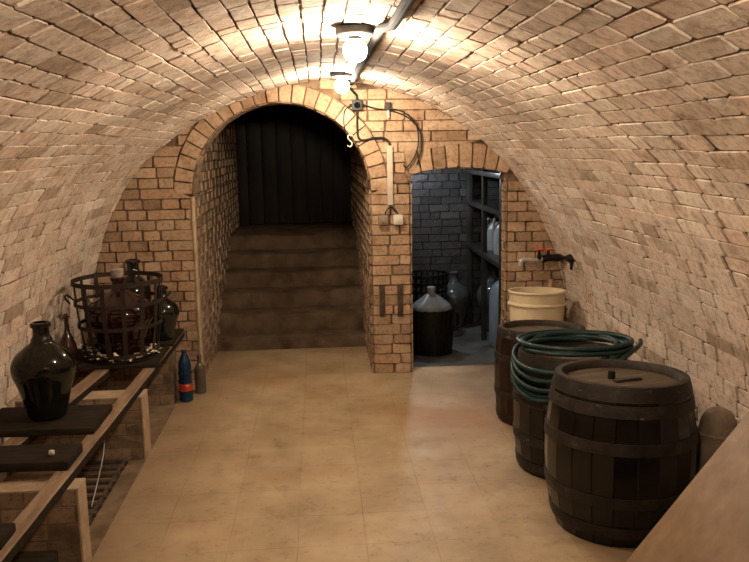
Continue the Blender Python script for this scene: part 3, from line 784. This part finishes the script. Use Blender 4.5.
# ------------------------------------------------------------------ taps
t = thing('tap_manifold', 'row of old water taps with red wheels on the wall above the cream tub', 'taps', (1.65, 5.80, .86))
bm = B(); tube(bm, crom([(-.165, .0, -.045), (-.165, .0, -.012), (-.15, 0, 0), (-.12, 0, 0), (-.06, 0, -.006), (.0, 0, .005)], 4), .017, 12); finish('pipe', bm, 'steel', t)
bm = B(); tube(bm, [(-.004, 0, .004), (.05, 0, .01), (.10, 0, .014)], lambda u: .027+.009*math.sin(u*12), 12); finish('valve_body', bm, 'blackiron', t)
bm = B(); tube(bm, crom([(.085, 0, .012), (.105, -.08, .022), (.112, -.20, .036), (.118, -.33, .05), (.155, -.36, .05)], 5), lambda u: .022+.009*math.sin(u*11), 12); finish('wall_pipe', bm, 'blackiron', t)
for x, z in ((-.028, .078), (.040, .074)):
    bm = B(); tube(bm, [(x, 0, .0), (x, -.001, .03), (x, -.002, .05), (x, -.004, z)], lambda u: .020-.013*u, 10); st = finish('valve_stem', bm, 'blackiron', t)
    bm = B(); n = 20
    tube(bm, [(x+.027*math.cos(2*PI*i/n), -.004+.027*math.sin(2*PI*i/n), z+.003*math.sin(6*PI*i/n)) for i in range(n)], .006, 8, closed=True)
    for k in range(3): tube(bm, [(x, -.004, z), (x+.027*math.cos(k*2.09), -.004+.027*math.sin(k*2.09), z)], .0045, 6)
    finish('hand_wheel', bm, 'red', st)
bm = B(); tube(bm, crom([(.115, -.30, .05), (.112, -.325, .03), (.11, -.33, -.03)], 4), .010, 10); finish('spout', bm, 'blackiron', t)
bm = B(); tube(bm, [(.0, 0, .0), (.0, .005, .36), (.002, .01, .70)], .022, 14)
for z in (.18, .52): lathe(bm, [(.022, z), (.026, z+.003), (.026, z+.02), (.022, z+.023)], 16)
tag(finish('wall_pipe', bm, 'tanpipe', None, (1.73, 5.865, 0)), 'upright tan pipe in the corner behind the cream tub', 'pipe')

# ------------------------------------------------------------------ lamps and wiring
def lamp(label, x, y, zc, lit='bulb', r=.047):
    zt = vault(s_at_x(x), y)[0].z-.010
    t = thing('ceiling_lamp', label, 'lamp', (x, y, zc), 'bare bulbs under the vault')
    bm = B(); h = zt-zc
    lathe(bm, [(0, h-.002), (.03, h-.002), (.03, .093), (.070, .092), (.077, .086), (.077, .060), (.07, .054), (.03, .052), (0, .052)], 36); finish('base_plate', bm, 'boxgrey', t)
    bm = B(); lathe(bm, [(0, .053), (.026, .053), (.026, r*.75), (.02, r*.7), (0, r*.7)], 24); finish('lamp_holder', bm, 'conduit', t)
    bm = B(); lathe(bm, sp([(0, -r), (r*.5, -r*.87), (r*.87, -r*.5), (r, 0), (r*.9, r*.42), (r*.66, r*.72), (r*.4, r*.98)], 3), 20); finish('bulb', bm, lit, t, angle=80)
    return t
def s_at_x(x):
    i = min((i for i in range(len(PROF)) if PROF[i].z > 1.0), key=lambda i: abs(PROF[i].x-x)); return CUM[i]
lamp('lit bare bulb under the vault, the nearer one in view', .165, 3.27, 2.083)
lamp('lit bare bulb under the vault, close to the arched end wall', .178, 5.30, 2.093)
lamp('lit bare bulb under the vault, behind the viewpoint', .165, .9, 2.083)
def vz(x, y, off=.016):
    p, n = vault(s_at_x(x), y); return (p+n*off)
bm = B(); tube(bm, [vz(.33-.09*((y+1)/6.85), y, .034) for y in [-1+.1*i for i in range(69)]], .019, 10)
tag(finish('conduit_pipe', bm, 'conduit'), 'dark conduit pipe running along the crown of the vault past the bulbs', 'conduit')
t = thing('junction_box', 'dark square junction box on the end wall beside the arch', 'junction box', (.302, YE-.016, 2.0))
bm = B(); bx(bm, -.037, .037, -.045, 0, -.037, .037, .007); finish('box', bm, 'boxgrey', t)
bm = B(); lathe(bm, [(0, 0), (.022, 0), (.02, .012), (0, .014)], 20); bmesh.ops.rotate(bm, verts=bm.verts, matrix=Matrix.Rotation(PI/2, 3, 'X')); bmesh.ops.translate(bm, verts=bm.verts, vec=(0, -.045, 0)); finish('cover', bm, 'conduit', t)
for x, z in ((0, .045), (0, -.045), (.045, 0), (-.045, 0)):
    bm = B(); v = Vector((x, -.02, z)); tube(bm, [v*.7+Vector((0, -.006, 0)), v*1.2+Vector((0, .004, 0))], .010, 10); finish('gland', bm, 'cable', t)
YW = YE-.024
def cable(label, pts, r=.006, name='cable', mat='cable'):
    bm = B(); tube(bm, crom([(x, YW+dy, z) for x, dy, z in pts], 6), r, 8); return tag(finish(name, bm, mat), label, 'cable', 'cables on the end wall')
cable('black cable dropping from the conduit into the junction box', [(.245, -.06, 2.13), (.27, -.03, 2.10), (.30, -.01, 2.07), (.302, -.012, 2.05)], .009)
cable('black cable from the junction box down to the pale trunking', [(.302, -.012, 1.95), (.302, 0, 1.85), (.308, -.002, 1.775), (.34, -.004, 1.752), (.42, 0, 1.765), (.49, 0, 1.765), (.525, -.004, 1.74), (.534, -.006, 1.712)], .008)
cable('thin black cable looping left from the junction box to the arch edge', [(.25, -.012, 1.995), (.215, 0, 1.965), (.205, 0, 1.88), (.225, 0, 1.79), (.26, 0, 1.75), (.32, -.004, 1.742)], .004)
cable('black cable from the junction box swinging right to the door lintel', [(.355, -.012, 2.0), (.44, 0, 1.975), (.56, 0, 1.955), (.68, 0, 1.90), (.76, 0, 1.80), (.765, 0, 1.68), (.73, 0, 1.57)], .005)
cable('second black cable loop hanging right of the small wall fitting', [(.53, -.012, 1.97), (.62, -.006, 1.955), (.715, -.006, 1.88), (.745, -.006, 1.76), (.72, -.006, 1.64), (.66, -.006, 1.555), (.63, -.004, 1.57)], .005)
cable('two short black wire tails splayed above the switches', [(.49, -.006, 1.20), (.50, -.004, 1.235), (.535, -.004, 1.265), (.575, -.004, 1.235), (.592, -.006, 1.20)], .0045)
t = thing('wall_fitting', 'small dark cable fitting on the end wall right of the junction box', 'fitting', (.526, YE-.014, 1.99))
bm = B(); bx(bm, -.018, .018, -.03, 0, -.03, .03, .005); finish('body', bm, 'boxgrey', t)
bm = B(); bx(bm, -.008, .008, -.024, 0, -.085, -.028, .003); finish('clip', bm, 'white', t)
bm = B(); tube(bm, crom([(.02, 0, .035), (.005, 0, .043), (-.012, 0, .035), (-.012, 0, .018), (.0, 0, .003), (.014, 0, -.012), (.014, 0, -.03), (0, 0, -.04), (-.018, 0, -.032)], 6), .0045, 8)
tag(finish('wall_hook', bm, 'white', None, (.245, YW-.008, 1.748)), 'small white S shaped hook at the arch edge', 'hook')
bm = B(); bx(bm, -.021, .021, -.02, .004, 0, .43, .003); tag(finish('cable_trunking', bm, 'trunk', None, (.533, YE-.014, 1.28)), 'pale upright strip of cable trunking on the brick pillar', 'trunking')
for x, mt, lab in ((.478, 'tan', 'brown light switch on the brick pillar, left of the cream one'), (.588, 'white', 'cream light switch on the brick pillar, right of the brown one')):
    t = thing('light_switch', lab, 'switch', (x, YE-.014, 1.172), 'switches on the brick pillar')
    bm = B(); bx(bm, -.036, .036, -.035, .004, -.037, .037, .008); hs = finish('housing', bm, mt, t)
    bm = B(); bx(bm, -.014, .014, -.043, -.033, -.018, .018, .004); finish('rocker', bm, mt, hs)
for x, lab in ((.462, 'rusty upright iron strap in the brick pillar, left of the pair'), (.598, 'rusty upright iron strap in the brick pillar, right of the pair')):
    bm = B(); bx(bm, -.021, .021, -.010, .008, -.12, .12, .003)
    for z in (-.09, .09): lathe(bm, [(0, z), (.0, z)], 3) if False else bx(bm, -.006, .006, -.016, -.008, z-.006, z+.006, .002)
    tag(finish('iron_strap', bm, 'rust', None, (x, YE-.012, .56)), lab, 'iron strap', 'iron straps in the brick pillar')

# ------------------------------------------------------------------ storeroom things
t = thing('caged_demijohn', 'pale shouldered demijohn in a dark ribbed cage just inside the doorway', 'demijohn', (.915, 6.50, .002))
bm = B(); lathe(bm, sp([(0, .02), (.13, .02), (.160, .05), (.168, .2), (.170, .35), (.162, .40), (.11, .445), (.055, .485), (.034, .505), (.030, .55), (.022, .552)], 5), 40); finish('body', bm, 'greyglass', t, angle=60)
bm = B(); lathe(bm, [(.028, .528), (.036, .53), (.036, .552), (.024, .555), (0, .555)], 24); finish('cap', bm, 'greyplastic', t)
bm = B()
lathe(bm, [(0, 0), (.155, 0), (.168, .02), (.176, .2), (.178, .375), (.171, .375), (.169, .2), (.158, .03)], 40)
finish('cage', bm, 'blackiron', t)
for k in range(16):
    a = 2*PI*k/16; bm = B(); strap(bm, [(math.cos(a)*r, math.sin(a)*r, z) for r, z in ((.166, .01), (.176, .1), (.181, .22), (.183, .38))], lambda i: (math.cos(a), math.sin(a), 0), .022, .008); finish('rib', bm, 'blackiron', t)
bm = B(); tube(bm, crom([(.17, -.04, .34), (.21, -.035, .33), (.222, 0, .25), (.21, .0, .19), (.175, 0, .18)], 6), .012, 10); finish('handle', bm, 'blackiron', t)
t = thing('lattice_basket', 'dark open lattice basket against the black brick wall', 'basket', (.965, 7.12, .002))
for z in (.01, .15, .30, .42, .49, .56):
    bm = B(); r = .16+.03*z/.56; lathe(bm, [(r-.004, z-.011), (r+.004, z-.011), (r+.004, z+.011), (r-.004, z+.011)], 40, closed=True); finish('hoop', bm, 'blackiron', t)
for k in range(22):
    a = 2*PI*k/22; bm = B(); strap(bm, [(math.cos(a)*(.16+.03*z/.56), math.sin(a)*(.16+.03*z/.56), z) for z in (0.001, .28, .565)], lambda i: (math.cos(a), math.sin(a), 0), .02, .004); finish('slat', bm, 'blackiron', t)
demijohn('demijohn', 'dim grey glass demijohn on the storeroom floor against the black brick wall', (1.262, 7.42, .002), .155, .53, 'dimglass', 'storeroom glass')
demijohn('demijohn', 'dark round demijohn on the floor under the storeroom shelves, at the back', (1.60, 7.22, .002), .16, .60, 'dimglass', 'storeroom glass')
t = thing('plastic_canister', 'blue grey round canister under the storeroom shelves beside the doorway', 'canister', (1.585, 6.62, .002))
bm = B(); lathe(bm, sp([(0, .002), (.12, 0), (.15, .02), (.155, .15), (.155, .40), (.14, .50), (.09, .56), (.04, .585), (.038, .61)], 5), 36); finish('body', bm, 'bluegrey', t, angle=60)
bm = B(); lathe(bm, [(.036, .60), (.045, .60), (.045, .64), (0, .642)], 24); finish('cap', bm, 'bluecap', t)
t = thing('storage_shelves', 'tall dark wooden shelves along the right side of the storeroom', 'shelves', (1.43, 6.85, .002))
for y in (-.68, .0, .68):
    for x in (0, .45):
        bm = B(); bx(bm, x-.022, x+.022, y-.022, y+.022, 0, 1.55, .004); finish('post', bm, 'shelfwood', t)
for z in (.74, 1.15, 1.44):
    bm = B(); bx(bm, -.026, .48, -.70, .72, z, z+.04, .004); finish('shelf', bm, 'shelfwood', t)
def jug(label, x, y, h, r):
    t = thing('plastic_jug', label, 'jug', (x, y, .782), 'jugs on the middle shelf')
    bm = B(); lathe(bm, sp([(0, .002), (r*.85, 0), (r, .012), (r, h*.6), (r*.9, h*.72), (r*.45, h*.88), (r*.3, h*.92), (r*.3, h*.97)], 4), 28); finish('body', bm, 'greyplastic', t, angle=50)
    bm = B(); lathe(bm, [(r*.28, h*.95), (r*.38, h*.95), (r*.38, h), (0, h+.002)], 20); finish('cap', bm, 'greyplastic', t)
    bm = B(); tube(bm, crom([(-r*.3, -.01, h*.9), (-r*.8, -.015, h*.98), (-r*1.05, -.015, h*.82), (-r*.97, -.01, h*.6)], 5), .011, 10); finish('handle', bm, 'greyplastic', t)
jug('smaller pale grey jug on the middle storeroom shelf, next to the inner post', 1.56, 7.02, .28, .075)
jug('tall pale grey jug on the middle storeroom shelf, the middle one', 1.58, 6.74, .33, .09)
jug('tall pale grey jug on the middle storeroom shelf, closest to the doorway', 1.59, 6.50, .34, .09)
t = thing('storeroom_lamp', 'cold white bulb under the storeroom ceiling, hidden above the lintel', 'lamp', (.84, 6.95, 1.62))
bm = B(); lathe(bm, sp([(0, -.04), (.02, -.035), (.035, -.02), (.04, 0), (.036, .017), (.026, .03), (.016, .04)], 3), 20); finish('bulb', bm, 'coldbulb', t, angle=80)
bm = B(); lathe(bm, [(0, .028), (.02, .028), (.02, .08), (.006, .085), (.006, .40), (.04, .41), (.045, .428), (0, .43)], 24); finish('lamp_holder', bm, 'boxgrey', t)

# ------------------------------------------------------------------ camera, world, view
F = 805.; cx, cy = 374.5, 281.
roll = .018; a, b = 316-cx, 147-cy
xx = a*math.cos(roll)-b*math.sin(roll); yy = a*math.sin(roll)+b*math.cos(roll)
p = math.atan(-yy/F); yaw = math.atan(-xx*math.cos(p)/F)
fw = Vector((math.sin(yaw)*math.cos(p), math.cos(yaw)*math.cos(p), -math.sin(p)))
rt = Vector((math.cos(yaw), -math.sin(yaw), 0)); up = rt.cross(fw)
ex = rt*math.cos(roll)+up*math.sin(roll); ey = -rt*math.sin(roll)-up*math.cos(roll)
ex = math.cos(roll)*rt+math.sin(roll)*(-up); ey = -math.sin(roll)*rt+math.cos(roll)*(-up)
cam = bpy.data.cameras.new('camera'); co = bpy.data.objects.new('camera', cam); C.objects.link(co)
cam.sensor_width = 36; cam.lens = F*36/749; cam.clip_start = .05
m = Matrix((ex, -ey, -fw)).transposed().to_4x4(); m.translation = (0, 0, 1.71); co.matrix_world = m
sc.camera = co
w = bpy.data.worlds.new('world'); sc.world = w; w.use_nodes = True
w.node_tree.nodes['Background'].inputs[0].default_value = (0, 0, 0, 1)
sc.view_settings.view_transform = 'Standard'; sc.view_settings.look = 'None'
sc.view_settings.gamma = 1; sc.view_settings.use_curve_mapping = False
sc.view_settings.exposure = 0.65
sc.cycles.sample_clamp_indirect = 4
